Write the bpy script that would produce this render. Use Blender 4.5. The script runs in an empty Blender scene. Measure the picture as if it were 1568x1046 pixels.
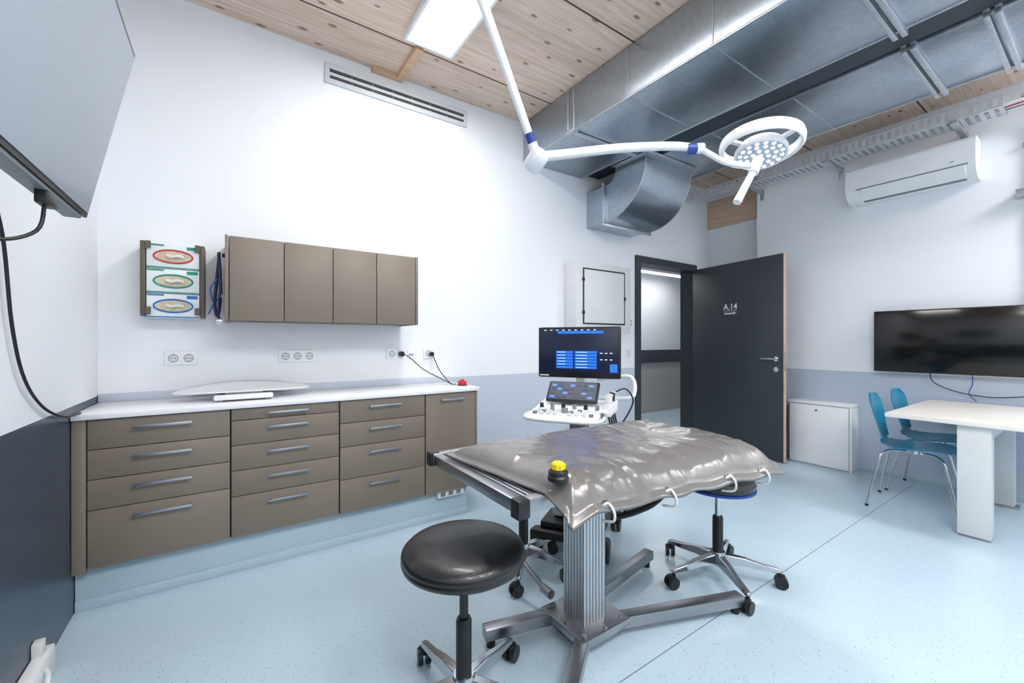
import bpy, bmesh, math, random
from mathutils import Vector, Matrix, noise, Euler
random.seed(7)
R=math.radians
scene=bpy.context.scene

def C(r,g,b):
    f=lambda c:(c/255/12.92) if c/255<=.04045 else ((c/255+.055)/1.055)**2.4
    return (f(r),f(g),f(b),1)

# ------------------------------------------------------------ materials
def mat(name,col,rough=.5,metal=0,bump=0,bscale=60,var=.03,vscale=4,coat=0,es=0,stretch=(1,1,1),light=False):
    m=bpy.data.materials.new(name); m.use_nodes=True
    nt=m.node_tree; b=nt.nodes['Principled BSDF']
    tc=nt.nodes.new('ShaderNodeTexCoord'); mp=nt.nodes.new('ShaderNodeMapping')
    mp.inputs['Scale'].default_value=stretch
    nt.links.new(tc.outputs['Object'],mp.inputs['Vector'])
    n=nt.nodes.new('ShaderNodeTexNoise'); n.inputs['Scale'].default_value=vscale
    nt.links.new(mp.outputs['Vector'],n.inputs['Vector'])
    cr=nt.nodes.new('ShaderNodeValToRGB')
    cr.color_ramp.elements[0].position=.3; cr.color_ramp.elements[1].position=.7
    cr.color_ramp.elements[0].color=tuple(c*(1-var) for c in col[:3])+(1,)
    cr.color_ramp.elements[1].color=tuple(min(1,c*(1+var)) for c in col[:3])+(1,)
    nt.links.new(n.outputs['Fac'],cr.inputs['Fac'])
    nt.links.new(cr.outputs['Color'],b.inputs['Base Color'])
    b.inputs['Roughness'].default_value=rough; b.inputs['Metallic'].default_value=metal
    b.inputs['Coat Weight'].default_value=coat
    if es>0:
        b.inputs['Emission Color'].default_value=col; b.inputs['Emission Strength'].default_value=es
        if not light: m.cycles.emission_sampling='NONE'
    if bump>0:
        n2=nt.nodes.new('ShaderNodeTexNoise'); n2.inputs['Scale'].default_value=bscale
        nt.links.new(mp.outputs['Vector'],n2.inputs['Vector'])
        bp=nt.nodes.new('ShaderNodeBump'); bp.inputs['Strength'].default_value=bump; bp.inputs['Distance'].default_value=.01
        nt.links.new(n2.outputs['Fac'],bp.inputs['Height']); nt.links.new(bp.outputs['Normal'],b.inputs['Normal'])
    return m

def wall_mat(name,top,band,zb=.955,rough=.6,brough=.4):
    m=bpy.data.materials.new(name); m.use_nodes=True
    nt=m.node_tree; b=nt.nodes['Principled BSDF']
    tc=nt.nodes.new('ShaderNodeTexCoord'); sp=nt.nodes.new('ShaderNodeSeparateXYZ')
    nt.links.new(tc.outputs['Object'],sp.inputs[0])
    lt=nt.nodes.new('ShaderNodeMath'); lt.operation='LESS_THAN'; lt.inputs[1].default_value=zb
    nt.links.new(sp.outputs['Z'],lt.inputs[0])
    mx=nt.nodes.new('ShaderNodeMix'); mx.data_type='RGBA'
    mx.inputs['A'].default_value=top; mx.inputs['B'].default_value=band
    nt.links.new(lt.outputs[0],mx.inputs['Factor']); nt.links.new(mx.outputs['Result'],b.inputs['Base Color'])
    mr=nt.nodes.new('ShaderNodeMapRange'); mr.inputs['To Min'].default_value=rough; mr.inputs['To Max'].default_value=brough
    nt.links.new(lt.outputs[0],mr.inputs['Value']); nt.links.new(mr.outputs[0],b.inputs['Roughness'])
    n2=nt.nodes.new('ShaderNodeTexNoise'); n2.inputs['Scale'].default_value=180
    nt.links.new(tc.outputs['Object'],n2.inputs['Vector'])
    bp=nt.nodes.new('ShaderNodeBump'); bp.inputs['Strength'].default_value=.08; bp.inputs['Distance'].default_value=.005
    nt.links.new(n2.outputs['Fac'],bp.inputs['Height']); nt.links.new(bp.outputs['Normal'],b.inputs['Normal'])
    return m

def wood_mat(name):
    m=bpy.data.materials.new(name); m.use_nodes=True
    nt=m.node_tree; N=nt.nodes; L=nt.links; b=N['Principled BSDF']
    tc=N.new('ShaderNodeTexCoord')
    mp=N.new('ShaderNodeMapping'); mp.inputs['Scale'].default_value=(.8,14,14); L.new(tc.outputs['Object'],mp.inputs['Vector'])
    n=N.new('ShaderNodeTexNoise'); n.inputs['Scale'].default_value=3; n.inputs['Detail'].default_value=6; n.inputs['Distortion'].default_value=.6
    L.new(mp.outputs[0],n.inputs['Vector'])
    cr=N.new('ShaderNodeValToRGB'); e=cr.color_ramp.elements
    e[0].position=.3; e[0].color=C(208,180,160); e[1].position=.72; e[1].color=C(234,214,197)
    L.new(n.outputs['Fac'],cr.inputs['Fac'])
    sp=N.new('ShaderNodeSeparateXYZ'); L.new(tc.outputs['Object'],sp.inputs[0])
    def M(op,a,bv=None):
        k=N.new('ShaderNodeMath'); k.operation=op
        for i,v in enumerate((a,bv)):
            if v is None: continue
            if isinstance(v,(int,float)): k.inputs[i].default_value=v
            else: L.new(v,k.inputs[i])
        return k.outputs[0]
    q=M('MULTIPLY',M('SUBTRACT',sp.outputs['Y'],1.86),1/.22)
    fl=M('FLOOR',q); wn=N.new('ShaderNodeTexWhiteNoise'); wn.noise_dimensions='1D'; L.new(fl,wn.inputs['W'])
    hv=N.new('ShaderNodeHueSaturation'); L.new(cr.outputs[0],hv.inputs['Color'])
    L.new(M('ADD',M('MULTIPLY',wn.outputs['Value'],.14),.9),hv.inputs['Value'])
    mk=N.new('ShaderNodeMapping'); mk.inputs['Scale'].default_value=(3.6,8.0,4); L.new(tc.outputs['Object'],mk.inputs['Vector'])
    v=N.new('ShaderNodeTexVoronoi'); v.inputs['Scale'].default_value=1; v.inputs['Randomness'].default_value=1; v.voronoi_dimensions='2D'
    L.new(mk.outputs[0],v.inputs['Vector'])
    sc=N.new('ShaderNodeSeparateColor'); L.new(v.outputs['Color'],sc.inputs[0])
    thr=M('ADD',M('MULTIPLY',M('GREATER_THAN',sc.outputs[0],.4),.14),M('MULTIPLY',sc.outputs[1],.06))
    mr=N.new('ShaderNodeMapRange'); mr.interpolation_type='SMOOTHSTEP'
    L.new(M('SUBTRACT',v.outputs['Distance'],thr),mr.inputs['Value'])
    mr.inputs['From Min'].default_value=-.13; mr.inputs['From Max'].default_value=-.04; mr.inputs['To Min'].default_value=.85; mr.inputs['To Max'].default_value=0
    mx=N.new('ShaderNodeMix'); mx.data_type='RGBA'; L.new(mr.outputs[0],mx.inputs['Factor']); L.new(hv.outputs[0],mx.inputs['A']); mx.inputs['B'].default_value=C(128,88,66)
    q2=M('MULTIPLY',M('SUBTRACT',sp.outputs['Y'],1.86),1/.88)
    fr=M('ABSOLUTE',M('SUBTRACT',M('FRACT',M('ADD',q2,.5)),.5))
    s2=M('LESS_THAN',fr,.007)
    mx2=N.new('ShaderNodeMix'); mx2.data_type='RGBA'; L.new(s2,mx2.inputs['Factor']); L.new(mx.outputs['Result'],mx2.inputs['A']); mx2.inputs['B'].default_value=C(70,45,32)
    L.new(mx2.outputs['Result'],b.inputs['Base Color']); b.inputs['Roughness'].default_value=.55
    return m

def floor_mat(name):
    m=bpy.data.materials.new(name); m.use_nodes=True
    nt=m.node_tree; N=nt.nodes; L=nt.links; b=N['Principled BSDF']
    tc=N.new('ShaderNodeTexCoord')
    v=N.new('ShaderNodeTexVoronoi'); v.inputs['Scale'].default_value=110; L.new(tc.outputs['Object'],v.inputs['Vector'])
    sc=N.new('ShaderNodeSeparateColor'); L.new(v.outputs['Color'],sc.inputs[0])
    def M(op,a,bv=None):
        k=N.new('ShaderNodeMath'); k.operation=op
        for i,vv in enumerate((a,bv)):
            if vv is None: continue
            if isinstance(vv,(int,float)): k.inputs[i].default_value=vv
            else: L.new(vv,k.inputs[i])
        return k.outputs[0]
    chip=M('MULTIPLY',M('GREATER_THAN',sc.outputs[0],.88),M('LESS_THAN',v.outputs['Distance'],.3))
    chip=M('MULTIPLY',chip,.7)
    n=N.new('ShaderNodeTexNoise'); n.inputs['Scale'].default_value=1.5; L.new(tc.outputs['Object'],n.inputs['Vector'])
    cr=N.new('ShaderNodeValToRGB'); e=cr.color_ramp.elements; e[0].color=C(178,200,212); e[1].color=C(188,208,219)
    L.new(n.outputs['Fac'],cr.inputs['Fac'])
    mx=N.new('ShaderNodeMix'); mx.data_type='RGBA'; L.new(chip,mx.inputs['Factor']); L.new(cr.outputs[0],mx.inputs['A']); mx.inputs['B'].default_value=C(118,146,164)
    sp=N.new('ShaderNodeSeparateXYZ'); L.new(tc.outputs['Object'],sp.inputs[0])
    s=M('LESS_THAN',M('ABSOLUTE',M('SUBTRACT',sp.outputs['Y'],1.04)),.002)
    mx2=N.new('ShaderNodeMix'); mx2.data_type='RGBA'; L.new(s,mx2.inputs['Factor']); L.new(mx.outputs['Result'],mx2.inputs['A']); mx2.inputs['B'].default_value=C(105,125,140)
    L.new(mx2.outputs['Result'],b.inputs['Base Color']); b.inputs['Roughness'].default_value=.22
    return m

def galv_mat(name,col=C(176,186,196),rough=.29,metal=.92):
    m=bpy.data.materials.new(name); m.use_nodes=True
    nt=m.node_tree; N=nt.nodes; L=nt.links; b=N['Principled BSDF']
    tc=N.new('ShaderNodeTexCoord')
    v=N.new('ShaderNodeTexVoronoi'); v.inputs['Scale'].default_value=45; L.new(tc.outputs['Object'],v.inputs['Vector'])
    sc=N.new('ShaderNodeSeparateColor'); L.new(v.outputs['Color'],sc.inputs[0])
    cr=N.new('ShaderNodeValToRGB'); e=cr.color_ramp.elements
    e[0].color=tuple(c*.93 for c in col[:3])+(1,); e[1].color=tuple(min(1,c*1.06) for c in col[:3])+(1,)
    L.new(sc.outputs[0],cr.inputs['Fac']); L.new(cr.outputs[0],b.inputs['Base Color'])
    b.inputs['Metallic'].default_value=metal; b.inputs['Roughness'].default_value=rough
    n2=N.new('ShaderNodeTexNoise'); n2.inputs['Scale'].default_value=2.5; L.new(tc.outputs['Object'],n2.inputs['Vector'])
    bp=N.new('ShaderNodeBump'); bp.inputs['Strength'].default_value=.3; bp.inputs['Distance'].default_value=.035
    L.new(n2.outputs['Fac'],bp.inputs['Height']); L.new(bp.outputs['Normal'],b.inputs['Normal'])
    return m

WHITE=C(236,238,242)
m_wallN=wall_mat('wall_paint_north',WHITE,C(196,203,216))
m_wallE=wall_mat('wall_paint_east',C(240,242,246),C(190,200,216))
m_wallW=wall_mat('wall_paint_west',WHITE,C(50,66,84),brough=.28)
m_wallS=wall_mat('wall_paint_south',WHITE,C(183,192,208))
m_corr=wall_mat('corridor_paint',C(225,228,232),C(170,168,165),1.0)
m_wood=wood_mat('ceiling_wood'); m_floor=floor_mat('floor_vinyl')
m_plinth=mat('plinth_vinyl',C(182,203,214),.35)
m_galv=galv_mat('galvanised_sheet'); m_galv2=galv_mat('galvanised_flange',C(195,200,205),.4)
m_tray=galv_mat('galvanised_tray',C(205,210,215),.42,.4)
m_taupe=mat('taupe_laminate',C(128,116,103),.42,var=.02)
m_taupe_d=mat('taupe_dark',C(92,83,74),.5)
m_white=mat('white_plastic',C(234,236,238),.35)
m_wlam=mat('white_laminate',C(240,241,243),.25)
m_lgrey=mat('light_grey_enamel',C(214,216,216),.4)
m_grille=mat('grille_enamel',C(205,209,212),.4)
m_grey=mat('mid_grey',C(120,124,128),.5)
m_dark=mat('dark_gap',C(28,28,30),.6)
m_black=mat('black_plastic',C(22,23,25),.4)
m_leather=mat('black_leather',C(22,22,24),.34,bump=.1,bscale=250,coat=.15)
m_chrome=mat('chrome',C(200,203,206),.16,1)
m_handle=mat('satin_chrome',C(170,178,188),.3,1)
m_steel=mat('brushed_steel',C(165,165,168),.3,1,bump=.1,bscale=40,stretch=(1,12,12))
m_alu=mat('anodised_aluminium',C(195,198,202),.35,.85)
m_anth=mat('anthracite_paint',C(56,60,67),.45,var=.02)
m_beam=mat('dark_steel_paint',C(48,55,62),.5)
m_blue=mat('blue_sleeve',C(22,58,140),.4)
m_teal=mat('teal_lacquer',C(0,126,162),.3,var=.05,coat=.3)
m_panel=mat('light_diffuser',(1,1,1,1),.5,es=30.5,var=0,light=True)
m_led=mat('led_lens',(.95,.97,1,1),.2,es=1.6,var=0)
m_strip=mat('corridor_light',(1,1,1,1),.5,es=25,var=0,light=True)
m_screen=mat('black_glass',C(8,10,10),.14)
m_tvreflect=mat('screen_reflection',C(134,145,156),.3,coat=.2,var=.08,vscale=1.2)  # pale reflection on the switched-off screen is put into its base colour
m_mat=mat('vinyl_mattress',C(120,116,114),.25,.25,bump=.3,bscale=12,var=.06,coat=.15)
m_yellow=mat('yellow_plastic',C(235,205,20),.4)
m_red=mat('red_plastic',C(200,25,30),.35)
m_green=mat('green_ink',C(25,145,120),.5)
m_redink=mat('red_ink',C(205,40,60),.5); m_blueink=mat('blue_ink',C(30,110,190),.5)
m_tan=mat('latex_beige',C(205,190,160),.7,var=.15,vscale=40)
m_carton=mat('carton_white',C(228,235,235),.6)
m_rope=mat('white_rope',C(225,222,215),.7)
m_navy=mat('navy_rubber',C(20,35,70),.5)
m_ui0=mat('ui_dark',C(12,20,45),.3,es=.5,var=.1); m_ui1=mat('ui_blue',C(30,100,215),.4,es=.8); m_ui2=mat('ui_white',C(190,215,245),.3,es=1)
m_scr2=mat('touch_dark',C(14,26,50),.45,es=.35)
m_woodp=mat('pine_trim',C(208,170,135),.55,var=.12,vscale=3,stretch=(.8,12,12))
m_woodb=mat('pine_beam',C(210,180,155),.55,var=.12,vscale=3,stretch=(12,.8,12))

# ------------------------------------------------------------ helpers
CUR=None
def group(name,loc=(0,0,0),rotz=0,world=False,rot=None):
    global CUR
    e=bpy.data.objects.new(name,None); e.empty_display_size=.1
    scene.collection.objects.link(e); e.location=loc
    e.rotation_euler=rot if rot else (0,0,rotz)
    e['w']=1 if world else 0
    CUR=e; return e
def nogroup():
    global CUR; CUR=None
def finish(name,bm,m,smooth=False,ang=35):
    me=bpy.data.meshes.new(name); bm.normal_update(); bm.to_mesh(me); bm.free()
    if smooth:
        for p in me.polygons: p.use_smooth=True
        me.set_sharp_from_angle(angle=R(ang))
    me.materials.append(m)
    o=bpy.data.objects.new(name,me); scene.collection.objects.link(o)
    if CUR is not None:
        o.parent=CUR
        if CUR['w']: o.matrix_parent_inverse=Matrix.Translation(-Vector(CUR.location))
    return o
def _box(bm,lo,hi,bev=0,T=None):
    lo=Vector(lo);hi=Vector(hi); c=(lo+hi)/2; s=hi-lo
    g=bmesh.ops.create_cube(bm,size=1)
    vs=g['verts']
    for v in vs: v.co=Vector((v.co.x*s.x,v.co.y*s.y,v.co.z*s.z))
    if bev>0:
        es={e for v in vs for e in v.link_edges}
        r=bmesh.ops.bevel(bm,geom=list(es),offset=min(bev,min(abs(s.x),abs(s.y),abs(s.z))*.45),segments=2,affect='EDGES',profile=.5)
        vs=list({v for f in r['faces'] for v in f.verts}|{v for v in vs if v.is_valid})
    for v in vs:
        co=v.co
        if T is not None: co=T@co
        v.co=co+c
def box(name,lo,hi,m,bev=.003,rot=None):
    bm=bmesh.new(); T=Euler(rot).to_matrix() if rot else None
    _box(bm,lo,hi,bev,T); return finish(name,bm,m,bev>0,40)
def boxes(name,L,m,bev=0):
    bm=bmesh.new()
    for lo,hi in L:
        b2=bmesh.new(); _box(b2,lo,hi,bev); me=bpy.data.meshes.new('t'); b2.to_mesh(me); b2.free(); bm.from_mesh(me); bpy.data.meshes.remove(me)
    return finish(name,bm,m,bev>0,40)
def frame_of(d):
    d=d.normalized(); up=Vector((0,0,1)) if abs(d.z)<.95 else Vector((0,1,0))
    x=up.cross(d).normalized(); y=d.cross(x); return x,y,d
def beam(name,p1,p2,w,h,m,bev=.003):
    p1=Vector(p1);p2=Vector(p2); x,y,d=frame_of(p2-p1)
    bm=bmesh.new(); L=(p2-p1).length
    _box(bm,(-w/2,-h/2,0),(w/2,h/2,L),bev)
    T=Matrix((x,y,d)).transposed()
    for v in bm.verts: v.co=T@v.co+p1
    return finish(name,bm,m,bev>0,40)
def cyl(name,p1,p2,r1,m,r2=None,seg=20,cap=True):
    p1=Vector(p1);p2=Vector(p2); r2=r1 if r2 is None else r2
    x,y,d=frame_of(p2-p1); bm=bmesh.new(); A=[];B=[]
    for i in range(seg):
        a=2*math.pi*i/seg; o=x*math.cos(a)+y*math.sin(a)
        A.append(bm.verts.new(p1+o*r1)); B.append(bm.verts.new(p2+o*r2))
    for i in range(seg):
        j=(i+1)%seg; bm.faces.new((A[i],A[j],B[j],B[i]))
    if cap: bm.faces.new(A[::-1]); bm.faces.new(B)
    return finish(name,bm,m,True)
def lathe(name,prof,m,seg=36,T=None,ang=35,sx=1,sy=1):
    bm=bmesh.new(); rings=[]
    for r,z in prof:
        if r<1e-6: rings.append([bm.verts.new((0,0,z))])
        else: rings.append([bm.verts.new((r*math.cos(2*math.pi*i/seg)*sx,r*math.sin(2*math.pi*i/seg)*sy,z)) for i in range(seg)])
    for a,b in zip(rings,rings[1:]):
        for i in range(seg):
            j=(i+1)%seg
            if len(a)==1 and len(b)==1: continue
            if len(a)==1: bm.faces.new((a[0],b[i],b[j]))
            elif len(b)==1: bm.faces.new((a[i],a[j],b[0]))
            else: bm.faces.new((a[i],a[j],b[j],b[i]))
    bmesh.ops.recalc_face_normals(bm,faces=bm.faces)
    if T is not None: bm.transform(T)
    return finish(name,bm,m,True,ang)
def catmull(P,n=6,closed=False):
    P=[Vector(p) for p in P]; out=[]; N=len(P)
    rng=range(N if closed else N-1)
    for i in rng:
        if closed: a,b,c,d=P[(i-1)%N],P[i],P[(i+1)%N],P[(i+2)%N]
        else: a,b,c,d=P[max(i-1,0)],P[i],P[i+1],P[min(i+2,N-1)]
        for k in range(n):
            t=k/n; out.append(.5*((2*b)+(-a+c)*t+(2*a-5*b+4*c-d)*t*t+(-a+3*b-3*c+d)*t**3))
    if not closed: out.append(P[-1])
    return out
def tube(name,pts,r,m,seg=10,n=6,closed=False,smooth=True,flat=1):
    P=catmull(pts,n,closed) if smooth else [Vector(p) for p in pts]
    N=len(P); bm=bmesh.new(); rings=[]; prev=None
    for i,p in enumerate(P):
        if closed: d=(P[(i+1)%N]-P[i-1])
        else: d=P[min(i+1,N-1)]-P[max(i-1,0)]
        d.normalize()
        if prev is None: x,y,_=frame_of(d)
        else:
            x=prev-d*prev.dot(d); x.normalize(); y=d.cross(x)
        prev=x
        rr=r if not isinstance(r,(list,tuple)) else r[0]+(r[1]-r[0])*i/(N-1)
        rings.append([bm.verts.new(p+x*rr*math.cos(2*math.pi*k/seg)+y*rr*flat*math.sin(2*math.pi*k/seg)) for k in range(seg)])
    rr=range(N if closed else N-1)
    for i in rr:
        a=rings[i];b=rings[(i+1)%N]
        for k in range(seg):
            j=(k+1)%seg; bm.faces.new((a[k],a[j],b[j],b[k]))
    if not closed: bm.faces.new(rings[0][::-1]); bm.faces.new(rings[-1])
    bmesh.ops.recalc_face_normals(bm,faces=bm.faces)
    return finish(name,bm,m,True,50)
def extrude(name,poly,axis,a,b,m,smooth=True,ang=30):
    bm=bmesh.new()
    def P(p,t):
        return {'x':(t,p[0],p[1]),'y':(p[0],t,p[1]),'z':(p[0],p[1],t)}[axis]
    A=[bm.verts.new(P(p,a)) for p in poly]; B=[bm.verts.new(P(p,b)) for p in poly]; n=len(poly)
    for i in range(n):
        j=(i+1)%n; bm.faces.new((A[i],A[j],B[j],B[i]))
    bm.faces.new(A[::-1]); bm.faces.new(B)
    bmesh.ops.recalc_face_normals(bm,faces=bm.faces)
    return finish(name,bm,m,smooth,ang)
def text(name,s,size,loc,rot,m):
    cu=bpy.data.curves.new(name,'FONT'); cu.body=s; cu.size=size; cu.extrude=.0005; cu.align_x='CENTER'; cu.offset=.0012
    cu.materials.append(m)
    o=bpy.data.objects.new(name,cu); scene.collection.objects.link(o); o.location=loc; o.rotation_euler=rot
    if CUR is not None:
        o.parent=CUR
        if CUR['w']: o.matrix_parent_inverse=Matrix.Translation(-Vector(CUR.location))
    return o

# ------------------------------------------------------------ room shell
XW=-.59; YN=3.13; XE=5.10; XE2=5.31; ZC=3.27; YS=-2.3
nogroup()
box('floor',(XW-.15,YS-.15,-.1),(8.2,5.0,0),m_floor,0)
box('ceiling',(XW-.15,YS-.15,ZC),(XE2+.25,YN+.15,ZC+.12),m_wood,0)
DX0,DX1,DZ=3.87,4.94,2.17
boxes('wall_north',[((XW-.15,YN,0),(DX0,YN+.15,ZC)),((DX0,YN,DZ),(DX1,YN+.15,ZC)),((DX1,YN,0),(XE2+.25,YN+.15,ZC))],m_wallN)
box('wall_west',(XW-.15,YS,0),(XW,YN,ZC),m_wallW,0)
boxes('wall_east',[((XE,YS,0),(XE+.3,2.41,ZC)),((XE2,2.41,0),(XE2+.15,YN,ZC))],m_wallE)
box('wall_south',(XW-.15,YS-.15,0),(XE+.3,YS,ZC),m_wallS,0)
box('baseboard_east',(XE-.006,YS,0),(XE,2.41,.06),m_plinth,.002)
box('trim_1',(XE2-.03,2.41,2.74),(XE2,YN,3.12),m_woodb,.003)
boxes('trim_2',[((.87,YN-.05,ZC-.03),(1.049,YN,ZC)),((1.05,2.70,ZC-.031),(1.10,YN,ZC))],m_woodp)
box('wall_corridor_north',(2.6,4.7,0),(8.2,4.8,2.7),m_corr,0)
box('ceiling_corridor',(2.6,YN+.15,2.62),(8.2,4.8,2.7),m_corr,0)
box('wall_corridor_west',(2.6,YN+.15,0),(2.7,4.7,2.62),m_corr,0)
box('wall_corridor_east',(8.0,YN+.15,0),(8.1,4.7,2.62),m_corr,0)
boxes('trim_corridor_rail',[((2.7,4.67,.88),(8.0,4.7,1.1))],m_anth)
group('corridor_ceiling_light',(5.4,4.2,2.45),world=True)
boxes('drop_rods',[((x,4.26,2.39),(x+.01,4.27,2.62)) for x in (4.6,5.5,6.3)],m_white)
box('housing',(4.4,4.20,2.36),(6.6,4.34,2.39),m_white,.003); box('diffuser',(4.42,4.215,2.352),(6.58,4.325,2.36),m_strip,0)

# door
group('door_1',(DX1,YN,0),world=True)
fw=.055
boxes('frame',[((DX0-fw,YN-.03,0),(DX0+.02,YN+.16,DZ-.02)),((DX1-.02,YN-.03,0),(DX1+fw,YN+.16,DZ-.02)),((DX0-fw,YN-.031,DZ-.02),(DX1+fw,YN+.161,DZ+.06))],m_anth)
nogroup()
hx,hy=4.925,YN-.05; ex,ey=4.725,1.95
L=math.hypot(ex-hx,ey-hy); ang=math.atan2(ey-hy,ex-hx)
group('door_leaf',(hx,hy,0),rotz=ang)
box('leaf',(0,-.045,.012),(L,0,2.155),m_anth,.003)
box('edge_strip',(L-.001,-.042,.012),(L+.004,-.003,2.155),m_woodp,0)
lx=L-.07
yv=-.045
for nm,zz in (('lever_rose',1.07),('key_rose',.96)):
    cyl(nm,(lx,yv-.008,zz),(lx,yv,zz),.026,m_chrome)
cyl('lever_neck',(lx,yv-.05,1.07),(lx,yv,1.07),.009,m_chrome)
tube('lever',[(lx,yv-.05,1.07),(lx-.03,yv-.055,1.07),(lx-.13,yv-.055,1.07)],.011,m_chrome)
box('lock_plate',(L-.002,-.032,.95),(L+.006,-.014,1.15),m_chrome,.001)
text('room_number','A.14',.095,(L*.47,yv-.002,1.62),(R(90),0,0),m_white)
text('room_name','Sonografie',.036,(L*.47,yv-.002,1.565),(R(90),0,0),m_white)
box('number_line',(L*.47-.08,yv-.002,1.603),(L*.47+.08,yv,1.607),m_white,0)

# ------------------------------------------------------------ ceiling lights
def panel(x0,y0,x1,y1,z=ZC):  # builds the visible panel and the added unseen ones
    group('ceiling_light_panel',((x0+x1)/2,(y0+y1)/2,z),world=True)
    t=.018; zl=z-.04
    boxes('frame',[((x0-t,y0,zl),(x0,y1,z)),((x1,y0,zl),(x1+t,y1,z)),((x0-t,y0-t,zl),(x1+t,y0,z)),((x0-t,y1,zl),(x1+t,y1+t,z))],m_white)
    box('diffuser',(x0,y0,zl+.004),(x1,y1,zl+.01),m_panel,0)
panel(.965,1.45,1.275,2.64)
panel(.96,-1.4,1.30,-.2)  # unseen panels from here on, added out of frame to light the room
panel(.0,-1.4,.34,-.2)
panel(4.15,-1.8,4.65,-.4)  # unseen, added and made larger to brighten the east wall
panel(1.75,-1.4,2.09,-.2)

# ------------------------------------------------------------ base cabinet
group('base_cabinet',(.5,2.9,0),world=True)
yf=2.66; zb=.205; zt=.89
box('carcass',(XW+.002,yf+.022,zb),(1.488,YN-.002,zt),m_taupe_d,0)
box('shadow_core',(XW+.01,yf+.018,zb+.005),(1.48,yf+.024,zt-.001),m_dark,0)
box('end_panel',(1.486,yf,zb),(1.50,YN-.002,zt),m_taupe,.001)
box('filler_panel',(XW+.002,yf-.002,zb-.012),(-.541,yf+.02,zt),m_taupe,.002)
box('plinth',(XW+.002,2.715,0),(1.44,YN-.002,zb),m_plinth,.002)
box('skirting',(XW+.002,2.709,0),(1.446,2.716,.05),m_plinth,.002)
cols=[(-.538,.004,[.89,.752,.614,.474,.205],.225),(.008,.548,[.89,.828,.695,.56,.423,.205],.2),(.552,1.096,[.89,.752,.608,.41,.205],.2),(1.10,1.484,[.89,.205],.17)]
g=.0035; k=0
def handle(xc,z,w,y):
    boxes('handle',[((xc-w/2,y-.034,z-.005),(xc+w/2,y-.026,z+.007)),((xc-w/2+.006,y-.03,z-.004),(xc-w/2+.016,y,z+.004)),((xc+w/2-.016,y-.03,z-.004),(xc+w/2-.006,y,z+.004))],m_handle,.0015)
for x0,x1,zs,hw in cols:
    for a,b in zip(zs,zs[1:]):
        k+=1
        box('drawer_front_%d'%k,(x0+g/2,yf,b+g/2),(x1-g/2,yf+.018,a-g/2),m_taupe,.0015)
        handle((x0+x1)/2,(a+b)/2 if a-b<.08 else a-.045,hw,yf)
group('worktop',(.5,2.9,.9),world=True)
box('slab',(XW+.002,2.64,.893),(1.51,YN-.002,.92),m_wlam,.004)
box('upstand',(XW+.002,YN-.014,.92),(1.50,YN-.001,.965),mat('upstand',C(196,203,216),.4),.002)

# ------------------------------------------------------------ wall cabinet
group('wall_cabinet',(.54,2.95,1.6),world=True)
box('carcass',(-.003,2.80,1.372),(1.075,YN-.002,1.832),m_taupe_d,.001)
box('side_left',(-.02,2.775,1.366),(-.004,YN-.002,1.838),m_taupe,.001)
box('side_right',(1.076,2.775,1.366),(1.092,YN-.002,1.838),m_taupe,.001)
box('core',(0,2.797,1.374),(1.075,2.802,1.83),m_dark,0)
for i in range(4):
    x0=-.002+i*.2695
    box('door_panel_%d'%(i+1),(x0+.002,2.78,1.368),(x0+.2675,2.797,1.836),m_taupe,.0015)

# ------------------------------------------------------------ glove dispenser
group('glove_box_dispenser',(-.26,3.05,1.6),world=True)
box('back_plate',(-.385,YN-.012,1.375),(-.125,YN-.001,1.805),m_lgrey,.002)
box('rail_left',(-.40,2.99,1.39),(-.378,YN-.001,1.80),m_taupe_d,.004)
box('rail_right',(-.14,2.99,1.39),(-.118,YN-.001,1.80),m_taupe_d,.004)
for sx0,sx1 in ((-.378,-.355),(-.163,-.14)):
    boxes('lip',[((sx0,2.985,1.40),(sx1,2.992,1.44)),((sx0,2.985,1.76),(sx1,2.992,1.80))],m_taupe_d)
for i,mi in enumerate((m_blueink,m_green,m_redink)):
    z0=1.382+i*.138
    box('carton_%d'%(i+1),(-.375,3.0,z0),(-.143,YN-.014,z0+.134),m_carton,.002)
    zc=z0+.067; xc=-.259
    T=Matrix.Translation((xc,2.9985,zc))@Matrix.Rotation(R(90),4,'X')
    lathe('opening_%d'%(i+1),[(0,.0015),(.074,.0015),(.074,0)],m_tan,T=T,sy=.42)
    tube('ring_%d'%(i+1),[(xc+.085*math.cos(a),2.9975,zc+.036*math.sin(a)) for a in [2*math.pi*q/20 for q in range(20)]],.0042,mi,seg=6,n=2,closed=True)
    boxes('stripe_%d'%(i+1),[((-.373,2.9985,z0+.002),(-.145,2.9995,z0+.008)),((-.373,2.9985,z0+.122),(-.30,2.9995,z0+.131)),((-.20,2.9985,z0+.11),(-.15,2.9995,z0+.128))],m_green if i else m_blueink)
    tube('glove_%d'%(i+1),[(xc-.03,2.994,zc+.004),(xc-.01,2.988,zc-.004),(xc+.02,2.986,zc+.003),(xc+.045,2.995,zc-.002)],.009,m_rope,seg=8)

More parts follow.
